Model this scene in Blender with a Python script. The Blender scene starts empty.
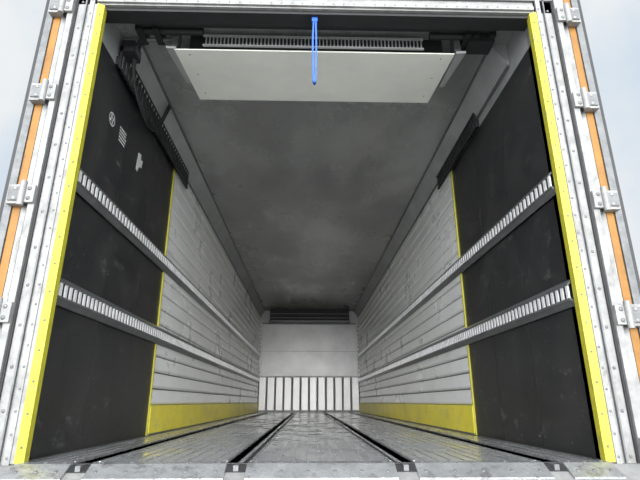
import bpy, bmesh, math, random
from mathutils import Vector
random.seed(4)
scene=bpy.context.scene
scene.view_settings.view_transform='Standard'
scene.view_settings.look='None'

# ---------------------------------------------------------------- materials
def mat(name,col,rough=.5,metal=0.,var=0.,vscale=4.,bump=0.,bscale=30.,stretch=(1,1,1),rvar=0.,spec=.5,col2=None,contrast=(.35,.7),scuff=None,sstretch=(1,1,1),sscale=6.,sth=(.62,.75)):
    m=bpy.data.materials.new(name); m.use_nodes=True
    nt=m.node_tree; b=nt.nodes['Principled BSDF']
    b.inputs['Base Color'].default_value=(*col,1)
    b.inputs['Roughness'].default_value=rough
    b.inputs['Metallic'].default_value=metal
    b.inputs['Specular IOR Level'].default_value=spec
    tc=nt.nodes.new('ShaderNodeTexCoord'); mp=nt.nodes.new('ShaderNodeMapping')
    mp.inputs['Scale'].default_value=stretch
    nt.links.new(tc.outputs['Object'],mp.inputs['Vector'])
    last=None
    if var>0 or col2 or rvar>0:
        n=nt.nodes.new('ShaderNodeTexNoise'); n.inputs['Scale'].default_value=vscale
        n.inputs['Detail'].default_value=7; n.inputs['Roughness'].default_value=.65
        nt.links.new(mp.outputs[0],n.inputs['Vector'])
        r=nt.nodes.new('ShaderNodeMapRange'); r.inputs['From Min'].default_value=contrast[0]; r.inputs['From Max'].default_value=contrast[1]
        nt.links.new(n.outputs['Fac'],r.inputs['Value'])
        mx=nt.nodes.new('ShaderNodeMix'); mx.data_type='RGBA'
        mx.inputs[6].default_value=(*col,1)
        c2=col2 if col2 else tuple(max(0,c*(1-var)) for c in col)
        mx.inputs[7].default_value=(*c2,1)
        nt.links.new(r.outputs[0],mx.inputs[0]); nt.links.new(mx.outputs[2],b.inputs['Base Color']); last=mx.outputs[2]
        if rvar>0:
            r2=nt.nodes.new('ShaderNodeMapRange'); r2.inputs['From Min'].default_value=.3; r2.inputs['From Max'].default_value=.7
            r2.inputs['To Min'].default_value=max(.05,rough-rvar); r2.inputs['To Max'].default_value=min(1,rough+rvar)
            nt.links.new(n.outputs['Fac'],r2.inputs['Value']); nt.links.new(r2.outputs[0],b.inputs['Roughness'])
    if scuff and last:
        mp2=nt.nodes.new('ShaderNodeMapping'); mp2.inputs['Scale'].default_value=sstretch; mp2.inputs['Location'].default_value=(3.1,1.7,5.2)
        nt.links.new(tc.outputs['Object'],mp2.inputs['Vector'])
        n3=nt.nodes.new('ShaderNodeTexNoise'); n3.inputs['Scale'].default_value=sscale; n3.inputs['Detail'].default_value=9; n3.inputs['Roughness'].default_value=.75
        nt.links.new(mp2.outputs[0],n3.inputs['Vector'])
        r3=nt.nodes.new('ShaderNodeMapRange'); r3.inputs['From Min'].default_value=sth[0]; r3.inputs['From Max'].default_value=sth[1]
        nt.links.new(n3.outputs['Fac'],r3.inputs['Value'])
        m3=nt.nodes.new('ShaderNodeMix'); m3.data_type='RGBA'; m3.inputs[7].default_value=(*scuff,1)
        nt.links.new(last,m3.inputs[6]); nt.links.new(r3.outputs[0],m3.inputs[0]); nt.links.new(m3.outputs[2],b.inputs['Base Color'])
    if bump>0:
        n2=nt.nodes.new('ShaderNodeTexNoise'); n2.inputs['Scale'].default_value=bscale; n2.inputs['Detail'].default_value=4
        nt.links.new(mp.outputs[0],n2.inputs['Vector'])
        bp=nt.nodes.new('ShaderNodeBump'); bp.inputs['Strength'].default_value=bump; bp.inputs['Distance'].default_value=.01
        nt.links.new(n2.outputs['Fac'],bp.inputs['Height']); nt.links.new(bp.outputs[0],b.inputs['Normal'])
    return m
M={}
M['black']=mat('black_wall_panel',(.014,.014,.016),.42,0,.5,2.5,.1,60,rvar=.1,col2=(.034,.033,.032),contrast=(.4,.75),scuff=(.15,.15,.145),sstretch=(1,1,2.2),sscale=5,sth=(.58,.80))
M['seam']=mat('panel_seam',(.008,.008,.009),.7)
M['white']=mat('white_slat_paint',(.90,.90,.89),.30,.1,.12,1.6,.02,8,rvar=.06)
M['groove']=mat('slat_groove',(.13,.13,.13),.7)
M['yellow']=mat('yellow_paint',(.41,.38,.025),.5,0,.25,5,.08,40,contrast=(.45,.8),scuff=(.15,.14,.07),sstretch=(1,1,.6),sscale=14,sth=(.56,.70))
M['yellowband']=mat('yellow_band_paint',(.86,.74,.06),.42,0,.22,3,.03,20,contrast=(.42,.75),scuff=(.58,.53,.24),sstretch=(1,1,2),sscale=4,sth=(.53,.72))
M['galv']=mat('galvanised_steel',(.30,.30,.295),.5,.2,.35,14,.1,60,rvar=.1,scuff=(.13,.12,.105),sstretch=(1,1,.5),sscale=9,sth=(.55,.72))
M['galvd']=mat('galvanised_steel_dull',(.17,.175,.18),.5,.3,.35,20,.1,60,rvar=.1)
M['rail']=mat('lashing_rail_steel',(.24,.245,.25),.32,.6,.3,9,.05,60)
M['railbar']=mat('lashing_rail_bar',(.88,.88,.88),.32,.25,.3,9)
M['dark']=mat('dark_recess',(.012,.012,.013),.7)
M['gap']=mat('sill_gap',(.05,.05,.05),.5,.3,.4,12)
M['rubber']=mat('black_rubber',(.02,.02,.022),.6,0,.3,10)
M['orange']=mat('orange_strip_paint',(.32,.14,.015),.5,0,.4,8,scuff=(.12,.07,.03),sscale=12,sth=(.6,.75))
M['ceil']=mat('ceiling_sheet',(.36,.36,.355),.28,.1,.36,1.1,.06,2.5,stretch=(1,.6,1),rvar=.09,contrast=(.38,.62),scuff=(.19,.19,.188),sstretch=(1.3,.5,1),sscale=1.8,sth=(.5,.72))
M['cove']=mat('cove_aluminium',(.44,.45,.45),.4,.2,.3,3)
M['alu']=mat('floor_aluminium',(.76,.77,.78),.26,.75,.28,3.5,.07,16,stretch=(1,.6,1),rvar=.16,scuff=(.42,.42,.42),sstretch=(1,.5,1),sscale=5,sth=(.52,.72))
M['aluc']=mat('floor_channel',(.06,.06,.062),.4,.4,.5,10)
M['alub']=mat('bright_aluminium',(.48,.49,.50),.3,.6,.45,9,.25,40,rvar=.15,scuff=(.17,.165,.16),sscale=14,sth=(.52,.66))
M['cover']=mat('white_cover',(.93,.92,.85),.45,0,.12,2.5,.03,20)
M['blue']=mat('blue_strap_webbing',(.01,.10,.48),.6,0,.2,30,.2,200)
M['paper']=mat('white_label',(.5,.5,.5),.6)
M['bulk']=mat('bulkhead_panel',(.40,.40,.395),.32,.1,.25,2)
M['bulkrib']=mat('bulkhead_rib_aluminium',(.82,.82,.82),.35,.1,.12,2)
M['body']=mat('trailer_body_white',(.4,.4,.4),.4,0,.1,2)
M['tire']=mat('tire_rubber',(.02,.02,.02),.8)
M['conc']=mat('yard_concrete',(.46,.46,.44),.9,0,.2,.6,.2,12)

# ---------------------------------------------------------------- mesh builder
class MB:
    def __init__(s): s.v=[];s.f=[];s.m=[];s.mats=[]
    def mi(s,k):
        if k not in s.mats: s.mats.append(k)
        return s.mats.index(k)
    def box(s,x0,x1,y0,y1,z0,z1,k):
        if x0>x1:x0,x1=x1,x0
        if y0>y1:y0,y1=y1,y0
        if z0>z1:z0,z1=z1,z0
        o=len(s.v)
        s.v+=[(x0,y0,z0),(x1,y0,z0),(x1,y1,z0),(x0,y1,z0),(x0,y0,z1),(x1,y0,z1),(x1,y1,z1),(x0,y1,z1)]
        i=s.mi(k)
        for f in [(0,3,2,1),(4,5,6,7),(0,1,5,4),(1,2,6,5),(2,3,7,6),(3,0,4,7)]:
            s.f.append(tuple(o+a for a in f)); s.m.append(i)
    def poly_extrude(s,pts,axis,a0,a1,k):
        n=len(pts);o=len(s.v);i=s.mi(k)
        def P(p,a):
            if axis=='y':return (p[0],a,p[1])
            if axis=='x':return (a,p[0],p[1])
            return (p[0],p[1],a)
        s.v+=[P(p,a0) for p in pts]+[P(p,a1) for p in pts]
        for j in range(n):
            j2=(j+1)%n
            s.f.append((o+j,o+j2,o+n+j2,o+n+j)); s.m.append(i)
        s.f.append(tuple(o+j for j in range(n))[::-1]); s.m.append(i)
        s.f.append(tuple(o+n+j for j in range(n))); s.m.append(i)
    def dome(s,c,n,r,k,seg=8,h=.5):
        n=Vector(n).normalized(); t=n.orthogonal().normalized(); b=n.cross(t); c=Vector(c)
        o=len(s.v);i=s.mi(k)
        for rr,hh in((1,0),(.72,.65*h)):
            for a in range(seg):
                an=2*math.pi*a/seg
                s.v.append(tuple(c+(t*math.cos(an)+b*math.sin(an))*r*rr+n*r*hh))
        s.v.append(tuple(c+n*r*h))
        for a in range(seg):
            a2=(a+1)%seg
            s.f.append((o+a,o+a2,o+seg+a2,o+seg+a)); s.m.append(i)
            s.f.append((o+seg+a,o+seg+a2,o+2*seg)); s.m.append(i)
    def cyl(s,p0,p1,r,k,seg=16):
        p0=Vector(p0);p1=Vector(p1);n=(p1-p0).normalized();t=n.orthogonal().normalized();b=n.cross(t)
        o=len(s.v);i=s.mi(k)
        for p in(p0,p1):
            for a in range(seg):
                an=2*math.pi*a/seg
                s.v.append(tuple(p+(t*math.cos(an)+b*math.sin(an))*r))
        for a in range(seg):
            a2=(a+1)%seg
            s.f.append((o+a,o+a2,o+seg+a2,o+seg+a)); s.m.append(i)
        s.f.append(tuple(o+a for a in range(seg))[::-1]); s.m.append(i)
        s.f.append(tuple(o+seg+a for a in range(seg))); s.m.append(i)
    def ring(s,c,r0,r1,x,k,seg=24):
        o=len(s.v);i=s.mi(k)
        for r in(r0,r1):
            for a in range(seg):
                an=2*math.pi*a/seg
                s.v.append((x,c[0]+r*math.cos(an),c[1]+r*math.sin(an)))
        for a in range(seg):
            a2=(a+1)%seg
            s.f.append((o+a,o+a2,o+seg+a2,o+seg+a)); s.m.append(i)
    def make(s,name,parent=None,bevel=0):
        me=bpy.data.meshes.new(name); me.from_pydata(s.v,[],s.f)
        for k in s.mats: me.materials.append(M[k])
        for p,i in zip(me.polygons,s.m): p.material_index=i
        bm=bmesh.new(); bm.from_mesh(me); bmesh.ops.recalc_face_normals(bm,faces=bm.faces); bm.to_mesh(me); bm.free()
        ob=bpy.data.objects.new(name,me); scene.collection.objects.link(ob)
        if parent: ob.parent=parent
        if bevel:
            md=ob.modifiers.new('bevel','BEVEL'); md.width=bevel; md.segments=2; md.limit_method='ANGLE'
        return ob
def empty(name,loc=(0,0,0)):
    e=bpy.data.objects.new(name,None); e.location=loc; e.empty_display_size=.2; scene.collection.objects.link(e); return e

W=1.235; L=10.1; H=2.44; YB=1.68

# ---------------------------------------------------------------- side walls
for side,sg in(('left',-1),('right',1)):
    w=MB()
    w.box(sg*(W+.012),sg*1.30,0.02,L+.08,-.04,H+.08,'body')
    ys=[.02,.60,1.14,YB]
    w.box(sg*(W+.004),sg*(W+.014),.02,YB,0,2.20,'seam')
    for a,b in zip(ys[:-1],ys[1:]):
        w.box(sg*W,sg*(W+.006),a+.0015,b-.0015,0,2.20,'black')
    for a,b in zip(ys[:-1],ys[1:]):
        for z in [.06+.30*i for i in range(8)]:
            for y in (a+.03,b-.03):
                w.dome((sg*W,y,z),(-sg,0,0),.004,'galvd',6)
        for z in(.05,.98,1.6,2.12):
            w.dome((sg*W,a+.27,z),(-sg,0,0),.004,'galvd',6)
    w.box(sg*(W+.002),sg*(W+.014),.02,YB,2.20,H,'cove')
    w.box(sg*(W+.010),sg*(W+.014),YB,L,.19,H,'groove')
    z=.215; p=.123
    while z<H-.02:
        z1=min(z+p-.008,H)
        w.poly_extrude([(sg*(W+.012),z),(sg*(W-.004),z+.004),(sg*(W-.012),z+.018),(sg*(W-.003),z1-.018),(sg*(W-.003),z1-.004),(sg*(W+.012),z1)],'y',YB+.008,L,'white')
        z+=p
    for y in [YB+.05+1.2*i for i in range(8)]:
        z=.27
        while z<H:
            w.dome((sg*(W-.006),y,z),(-sg,0,0),.006,'galvd',6); z+=p
    w.make('wall_'+side)
    k=MB(); k.box(sg*(W+.013),sg*(W-.016),YB+.008,L,.0,.212,'yellowband')
    for z in(.065,.13): k.box(sg*(W-.016),sg*(W-.018),YB+.02,L,z,z+.004,'yellowband')
    k.box(sg*(W+.01),sg*(W-.02),YB+.008,L,.0,.012,'galvd')
    k.make('baseboard_'+side)
    t=MB(); t.box(sg*(W+.01),sg*(W-.012),YB-.004,YB+.012,0.0,2.20,'yellow')
    t.make('trim_edge_'+side,bevel=.002)
    c=MB(); c.poly_extrude([(sg*W,2.29),(sg*(W-.006),2.28),(sg*(W-.10),H-.01),(sg*(W-.10),H),(sg*W,H)],'y',.35,L,'cove')
    c.box(sg*(W-.003),sg*(W-.016),.35,L,2.270,2.285,'galvd')
    c.box(sg*(W-.095),sg*(W-.112),.35,L,H-.012,H,'galvd')
    c.make('trim_cove_'+side)
    # ribbed tray
    r=MB(); y0=.30 if sg<0 else .95; y1=2.05
    zt0,zt1=(2.165,2.335) if sg<0 else (2.185,2.32)
    r.box(sg*(W-.018),sg*(W-.038),y0,y1,zt0,zt0+.014,'rubber')
    r.box(sg*(W-.018),sg*(W-.038),y0,y1,zt1-.014,zt1,'rubber')
    r.box(sg*(W-.018),sg*(W-.020),y0,y1,zt0,zt1,'bulkrib')
    y=y0
    while y<y1:
        r.box(sg*(W-.018),sg*(W-.032),y,y+.024,zt0,zt1,'rubber'); y+=.056
    r.box(sg*W,sg*(W-.018),y0,y0+.03,2.2,2.26,'rubber'); r.box(sg*W,sg*(W-.018),y1-.03,y1,2.2,2.26,'rubber')
    if sg<0:
        r.box(-W+.018,-W+.10,.30,.42,2.30,2.38,'rubber'); r.box(-W+.10,-W+.104,.32,.40,2.32,2.36,'galvd')
    r.make('ribbed_cable_tray')

# ---------------------------------------------------------------- lashing rails
for sg in(-1,1):
    for zc in(1.315,.735):
        r=MB(); xi=W-.003
        hz=.066
        r.box(sg*xi,sg*(xi-.008),.03,L-.02,zc-hz,zc+hz,'dark')
        r.poly_extrude([(sg*xi,zc+hz),(sg*xi,zc+hz-.006),(sg*(xi-.030),zc+.034),(sg*(xi-.036),zc+.034),(sg*(xi-.036),zc+.040),(sg*(xi-.010),zc+hz)],'y',.03,L-.02,'rail')
        r.poly_extrude([(sg*xi,zc-hz),(sg*xi,zc-hz+.006),(sg*(xi-.030),zc-.030),(sg*(xi-.036),zc-.030),(sg*(xi-.036),zc-.038),(sg*(xi-.010),zc-hz)],'y',.03,L-.02,'rail')
        r.box(sg*(xi-.034),sg*(xi-.038),.03,L-.02,zc+.030,zc+.040,'rail')
        r.box(sg*(xi-.034),sg*(xi-.038),.03,L-.02,zc-.040,zc-.030,'rail')
        y=.035
        while y<L-.05:
            r.box(sg*(xi-.030),sg*(xi-.037),y,y+.022,zc-.030,zc+.030,'railbar')
            y+=.050
        y=.1
        while y<L:
            r.dome((sg*(xi-.018),y,zc+.053),(-sg,0,.9),.006,'galv',6)
            r.dome((sg*(xi-.018),y,zc-.053),(-sg,0,-.9),.006,'galv',6); y+=.21
        r.make('lashing_rail')

# ---------------------------------------------------------------- ceiling
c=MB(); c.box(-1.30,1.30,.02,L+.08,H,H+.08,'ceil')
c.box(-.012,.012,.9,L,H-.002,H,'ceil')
for i in range(40):
    y=1.0+i*.23
    for x in(-.007,.007): c.dome((x,y,H-.002),(0,0,-1),.005,'galvd',6)
c.make('ceiling')

# ---------------------------------------------------------------- floor
f=MB(); f.box(-1.30,1.30,-.02,L+.08,-.14,-.035,'aluc')
chs=[-.945,-.325,.355,.965]; cw=.046
edges=[-W+.03]+sum([[c-cw,c+cw] for c in chs],[])+[W-.03]
for a,b in zip(edges[0::2],edges[1::2]):
    f.box(a,b,0,L,-.035,-.004,'alu')
    n=max(1,round((b-a)/.060)); st=(b-a)/n
    for i in range(n):
        x=a+i*st
        f.poly_extrude([(x+.002,-.004),(x+.007,0),(x+st-.007,0),(x+st-.002,-.004)],'y',0,L,'alu')
for c0 in chs:
    f.box(c0-.010,c0+.010,0,L,-.035,-.008,'alu')
    f.box(c0-cw-.008,c0-cw,0,L,-.035,.005,'alub'); f.box(c0+cw,c0+cw+.008,0,L,-.035,.005,'alub')
for sg in(-1,1): f.box(sg*(W-.03),sg*W,0,L,-.035,-.015,'aluc')
f.make('floor')

# sill
s=MB()
s.poly_extrude([(.0,-.004),(-.05,-.006),(-.13,-.05),(-.15,-.06),(-.15,-.22),(0,-.22)],'x',-1.38,1.38,'galv')
for a,b in zip(edges[0::2],edges[1::2]):
    s.poly_extrude([(0,.004),(-.055,.002),(-.135,-.042),(-.135,-.05),(-.055,-.008),(0,-.006)],'x',a-.005,b+.005,'alub')
    n=max(2,int((b-a)/.11))
    for i in range(n+1):
        x=a+.03+(b-a-.06)*i/n
        s.dome((x,-.03,.003),(0,0,1),.009,'galvd',8)
        s.dome((x,-.10,-.022),(0,-.5,1),.008,'galvd',8)
for c0 in chs:
    s.poly_extrude([(.03,-.004),(-.05,-.005),(-.09,-.026),(-.09,-.10),(.03,-.10)],'x',c0-cw+.006,c0+cw-.006,'gap')
    s.box(c0-.010,c0+.010,-.085,.0,-.03,-.002,'galvd')
for i in range(12):
    s.cyl((-1.2+i*.218,-.151,-.12),(-1.2+i*.218,-.158,-.12),.014,'galvd')
s.make('trim_sill')

# ---------------------------------------------------------------- front bulkhead (far end)
b=MB()
b.box(-1.30,1.30,L,L+.08,-.04,H+.08,'body')
b.box(-W,W,L-.03,L,.82,2.12,'bulk')
b.box(-W,W,L-.045,L-.03,.80,.84,'galv')
b.box(-W,W,L-.036,L-.03,1.42,1.435,'galv')
b.box(-W,W,L-.045,L-.03,2.09,2.13,'galvd')
b.box(-W,W,L-.02,L,0,.80,'groove')
n=12; pit=(2*W-.02)/n
for i in range(n):
    x=-W+.01+pit*(i+.5)
    b.poly_extrude([(x-pit*.42,L-.02),(x-pit*.36,L-.07),(x+pit*.36,L-.07),(x+pit*.42,L-.02)],'z',0.0,.80,'bulkrib')
b.box(-W,W,L-.1,L-.02,0,.05,'galvd')
for sg in(-1,1):
    b.box(sg*W,sg*(W-.05),L-.12,L,.82,2.12,'bulk')
    for z in [.9+.1*i for i in range(12)]: b.box(sg*(W-.015),sg*(W-.035),L-.122,L-.12,z,z+.04,'dark')
b.make('wall_back')
g=MB()
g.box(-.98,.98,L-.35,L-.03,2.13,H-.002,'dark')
for i in range(8):
    x=-.97+i*.277; g.box(x-.010,x+.010,L-.36,L-.35,2.14,2.42,'rubber')
for z in(2.20,2.30): g.box(-.98,.98,L-.36,L-.345,z,z+.014,'galvd')
g.box(-1.0,1.0,L-.38,L-.02,2.11,2.14,'galvd')
g.make('air_outlet_grille')

# ---------------------------------------------------------------- rear door frame
fr=MB()
for sg in(-1,1):
    fr.box(sg*W,sg*1.375,-.02,.10,-.20,2.62,'galv')
    fr.box(sg*1.243,sg*1.268,-.035,-.02,-.06,2.45,'galv')
    fr.box(sg*1.285,sg*1.292,-.034,-.02,-.20,2.62,'galvd')
    fr.box(sg*1.345,sg*1.375,-.045,-.02,-.20,2.62,'galv')
    fr.box(sg*1.335,sg*1.343,-.03,-.02,-.20,2.62,'rubber')
    for i in range(27):
        fr.dome((sg*1.255,-.035,.02+.09*i),(0,-1,0),.006,'galvd',8)
        if i%2==0: fr.dome((sg*1.315,-.02,.02+.09*i),(0,-1,0),.008,'galvd',8)
fr.box(-1.375,1.375,-.02,.10,2.345,2.62,'galv')
fr.box(-1.23,1.23,-.034,-.02,2.355,2.38,'galv')
fr.box(-1.35,1.35,-.034,-.02,2.42,2.428,'galvd')
for i in range(42):
    fr.dome((-1.20+i*.0585,-.034,2.368),(0,-1,0),.0055,'galvd',8)
fr.box(-1.23,1.23,.0,.10,2.325,2.345,'rubber')
fr.make('rear_door_frame')
for sg,xi,xo in((-1,1.192,1.224),(1,1.206,1.239)):
    t=MB()
    t.poly_extrude([(sg*xo,-.036),(sg*xi,-.020),(sg*xi,.015),(sg*(xi+.005),.015),(sg*(xi+.007),-.012),(sg*xo,-.028)],'z',.0,2.34,'yellow')
    t.box(sg*xo,sg*1.243,-.030,.0,.0,2.34,'galv')
    for i in range(18): t.dome((sg*(xi+.016),-.029,.06+.13*i),(0,-1,0),.005,'galvd',6)
    t.make('trim_yellow_'+('left' if sg<0 else 'right'))

# ---------------------------------------------------------------- doors folded back against the body sides
for sg in(-1,1):
    e=empty('trailer_door',(sg*1.44,.6,1.2))
    def loc(ob):
        ob.parent=e; ob.location=(-e.location.x,-e.location.y,-e.location.z); return ob
    d=MB()
    d.box(sg*1.395,sg*1.495,.0,1.22,-.12,2.56,'body')
    d.box(sg*1.395,sg*1.420,-.015,.02,-.12,2.56,'galv')
    d.box(sg*1.465,sg*1.500,-.020,.04,-.12,2.56,'galvd')
    loc(d.make('door_slab'))
    o=MB(); o.box(sg*1.425,sg*1.462,-.012,.0,-.12,2.56,'orange'); loc(o.make('orange_edge_strip'))
    q=MB(); q.poly_extrude([(sg*1.500,-.005),(sg*1.522,-.012),(sg*1.528,.03),(sg*1.500,.04)],'z',-.12,2.56,'rubber')
    loc(q.make('door_gasket'))
    h=MB()
    for z in(.05,.61,1.175,1.745,2.305):
        h.box(sg*1.345,sg*1.395,-.062,-.045,z-.045,z+.045,'galv')
        h.box(sg*1.405,sg*1.475,-.055,-.012,z-.05,z+.05,'galv')
        h.box(sg*1.41,sg*1.468,-.062,-.055,z-.035,z+.035,'galvd')
        h.cyl((sg*1.400,-.065,z-.062),(sg*1.400,-.065,z+.062),.015,'galv')
        for dz in(-.025,.025):
            h.dome((sg*1.37,-.062,z+dz),(0,-1,0),.011,'galvd',8)
            h.dome((sg*1.438,-.062,z+dz),(0,-1,0),.011,'galv',8)
    loc(h.make('hinges',bevel=.002))
    k=MB()
    for y in(.4,.95):
        k.cyl((sg*1.375,y,-.05),(sg*1.375,y,2.5),.014,'galv')
        for z in(.2,1.2,2.2): k.box(sg*1.37,sg*1.396,y-.03,y+.03,z-.03,z+.03,'galvd')
    loc(k.make('locking_bars'))

# ---------------------------------------------------------------- ceiling evaporator by the door
e=MB()
zb=2.285
e.poly_extrude([(-.875,.265),(.855,.265),(.810,.78),(-.825,.78)],'z',zb,zb+.008,'cover')
e.poly_extrude([(-.80,.32),(.80,.32),(.77,.76),(-.77,.76)],'z',zb+.008,H,'dark')
e.box(-.69,.65,.255,.27,zb+.022,zb+.10,'dark')
for i in range(60):
    x=-.685+i*.0225; e.box(x,x+.007,.245,.256,zb+.024,zb+.09,'cove')
e.box(-.70,.66,.243,.256,zb+.088,zb+.10,'cove'); e.box(-.70,.66,.243,.258,zb+.02,zb+.028,'cove')
for sg in(-1,1):
    e.poly_extrude([(sg*.865,.26),(sg*.925,.255),(sg*.875,.60),(sg*.845,.60)],'z',zb+.004,zb+.02,'cove')
    e.box(sg*.86,sg*.90,.27,.34,zb+.03,H,'galvd')
for x in(-.79,.78):
    for y in(.31,.5,.70): e.dome((x*(1-(y-.3)*.06),y,zb),(0,0,-1),.005,'galvd',8)
ev=e.make('evaporator_unit')
p=MB()
p.box(-1.10,1.10,.12,.20,2.395,H,'rubber')
p.cyl((-1.10,.24,2.40),(-.70,.24,2.40),.022,'rubber'); p.cyl((.70,.24,2.40),(1.10,.24,2.40),.022,'rubber')
p.cyl((-1.10,.30,2.385),(-.87,.30,2.385),.014,'galvd'); p.cyl((.87,.31,2.395),(1.10,.31,2.395),.014,'galvd')
for x in(-1.08,-.98,.98,1.08,.93): p.box(x-.02,x+.02,.19,.33,2.37,H,'rubber')
p.box(.94,1.10,.22,.34,2.35,H,'rubber')
p.make('refrigerant_piping',parent=ev)

def tube(name,pts,r,k,cyclic=False,parent=None):
    cu=bpy.data.curves.new(name,'CURVE'); cu.dimensions='3D'; cu.bevel_depth=r; cu.bevel_resolution=3; cu.resolution_u=10
    sp=cu.splines.new('BEZIER'); sp.bezier_points.add(len(pts)-1)
    for bp,p_ in zip(sp.bezier_points,pts):
        bp.co=p_; bp.handle_left_type=bp.handle_right_type='AUTO'
    sp.use_cyclic_u=cyclic
    cu.materials.append(M[k]); ob=bpy.data.objects.new(name,cu); scene.collection.objects.link(ob)
    if parent: ob.parent=parent
    return ob
he=empty('cable_bundle',(0,0,0))
for j in range(3):
    d=.018*j
    tube('cable_%d'%(j+1),[(-1.12,.32+d,2.40),(-1.17,.40+d,2.27-d),(-1.17,.56+d,2.13-d),(-1.17,.80+d,2.11-d),(-1.175,.98+d,2.20),(-1.12,1.02+d,2.40)],.007,'rubber',parent=he)

# ---------------------------------------------------------------- blue pull strap (loop of webbing)
def strap():
    m=MB(); i=m.mi('blue')
    path=[]; xc=-.018
    z0=2.315; z1=1.905
    for t in range(13): path.append((xc-.0055-.005*math.sin(t/12*math.pi),z0-(z0-z1)*t/12))
    for a in range(1,8):
        an=math.pi+math.pi*a/8; path.append((xc+.0055*math.cos(an),z1+.016*math.sin(an)))
    for t in range(13): path.append((xc+.0055+.004*math.sin(t/12*math.pi),z1+(z0-z1)*t/12))
    N=len(path); y0=.035; wd=.026; th=.0046
    for j,(x,z) in enumerate(path):
        a=path[max(0,j-1)]; b2=path[min(N-1,j+1)]
        tx,tz=b2[0]-a[0],b2[1]-a[1]; l=math.hypot(tx,tz); nx,nz=tz/l*th,-tx/l*th
        m.v+=[(x+nx,y0-wd/2,z+nz),(x+nx,y0+wd/2,z+nz),(x-nx,y0+wd/2,z-nz),(x-nx,y0-wd/2,z-nz)]
    for j in range(N-1):
        for q in range(4):
            q2=(q+1)%4; m.f.append((4*j+q,4*j+q2,4*j+4+q2,4*j+4+q)); m.m.append(i)
    m.box(xc-.016,xc+.016,.02,.05,2.295,2.324,'blue')
    return m.make('pull_strap')
strap()

# ---------------------------------------------------------------- markings on left wall
l=MB(); x=-W+.0015
l.ring((.37,1.855),.036,.044,x,'paper'); l.ring((.37,1.855),.010,.016,x,'paper')
for a in range(4):
    an=a*math.pi/2+.4
    l.box(-W,x,.37+.022*math.cos(an)-.004,.37+.022*math.cos(an)+.004,1.855+.022*math.sin(an)-.01,1.855+.022*math.sin(an)+.01,'paper')
l.make('round_emblem_decal')
l=MB()
for r_ in range(5):
    y=.50
    while y<.60:
        wd=random.uniform(.008,.02); l.box(-W,x,y,min(y+wd,.61),1.79+.022*r_,1.80+.022*r_,'paper'); y+=wd+.006
l.make('printed_label_decal')
l=MB()
l.poly_extrude([(.83,1.76),(.86,1.75),(.885,1.80),(.93,1.81),(.94,1.87),(.90,1.86),(.90,1.90),(.845,1.89)],'x',-W,x,'paper')
l.make('torn_sticker')

# ---------------------------------------------------------------- chassis and ground so that it stands somewhere
ch=MB()
for x in(-.45,.45): ch.box(x-.06,x+.06,.1,L,-.42,-.14,'galvd')
ch.box(-1.2,1.2,.0,.12,-.45,-.22,'galvd')
for y in(1.6,2.9,4.2):
    ch.cyl((-1.0,y,-.70),(1.0,y,-.70),.07,'galvd')
    ch.box(-.5,.5,y-.05,y+.05,-.66,-.40,'galvd')
    for sg in(-1,1):
        ch.cyl((sg*.86,y,-.70),(sg*1.18,y,-.70),.5,'tire',32); ch.cyl((sg*1.185,y,-.70),(sg*1.19,y,-.70),.28,'galv',24)
for x in(-.7,.7): ch.box(x-.05,x+.05,8.3,8.42,-1.2,-.2,'galvd'); ch.box(x-.15,x+.15,8.2,8.5,-1.2,-1.17,'galvd')
ch.make('trailer_chassis')
g=MB(); g.box(-60,60,-60,60,-1.3,-1.2,'conc'); g.make('ground')

# ---------------------------------------------------------------- sky (brighter on the sun side, behind the photographer) + hazy sun
w=bpy.data.worlds.new('sky'); scene.world=w; w.use_nodes=True; nt=w.node_tree
bg=nt.nodes['Background']; tc=nt.nodes.new('ShaderNodeTexCoord'); n=nt.nodes.new('ShaderNodeTexNoise')
n.inputs['Scale'].default_value=2.2; n.inputs['Detail'].default_value=6; nt.links.new(tc.outputs['Generated'],n.inputs['Vector'])
cr=nt.nodes.new('ShaderNodeValToRGB'); cr.color_ramp.elements[0].position=.36; cr.color_ramp.elements[0].color=(.60,.71,.83,1)
cr.color_ramp.elements[1].position=.56; cr.color_ramp.elements[1].color=(.85,.88,.90,1)
nt.links.new(n.outputs['Fac'],cr.inputs[0]); nt.links.new(cr.outputs[0],bg.inputs['Color'])
sx=nt.nodes.new('ShaderNodeSeparateXYZ'); nt.links.new(tc.outputs['Generated'],sx.inputs[0])
mr=nt.nodes.new('ShaderNodeMapRange'); mr.inputs['From Min'].default_value=.1; mr.inputs['From Max'].default_value=-1
mr.inputs['To Min'].default_value=1.0; mr.inputs['To Max'].default_value=4.6
nt.links.new(sx.outputs['Y'],mr.inputs['Value']); nt.links.new(mr.outputs[0],bg.inputs['Strength'])
su=bpy.data.lights.new('hazy_sun','SUN'); su.energy=6.5; su.angle=math.radians(42); su.color=(1,.985,.96)
so=bpy.data.objects.new('hazy_sun',su); scene.collection.objects.link(so)
so.rotation_euler=Vector((.03,1,-.14)).to_track_quat('-Z','Y').to_euler()

# ---------------------------------------------------------------- camera
cam=bpy.data.cameras.new('camera'); cam.sensor_width=36; cam.lens=484/640*36; cam.clip_start=.05
co=bpy.data.objects.new('camera',cam); scene.collection.objects.link(co)
co.location=(-.044,-2.2,.237); co.rotation_euler=(math.radians(90+18.5),0,math.radians(-1.45))
scene.camera=co
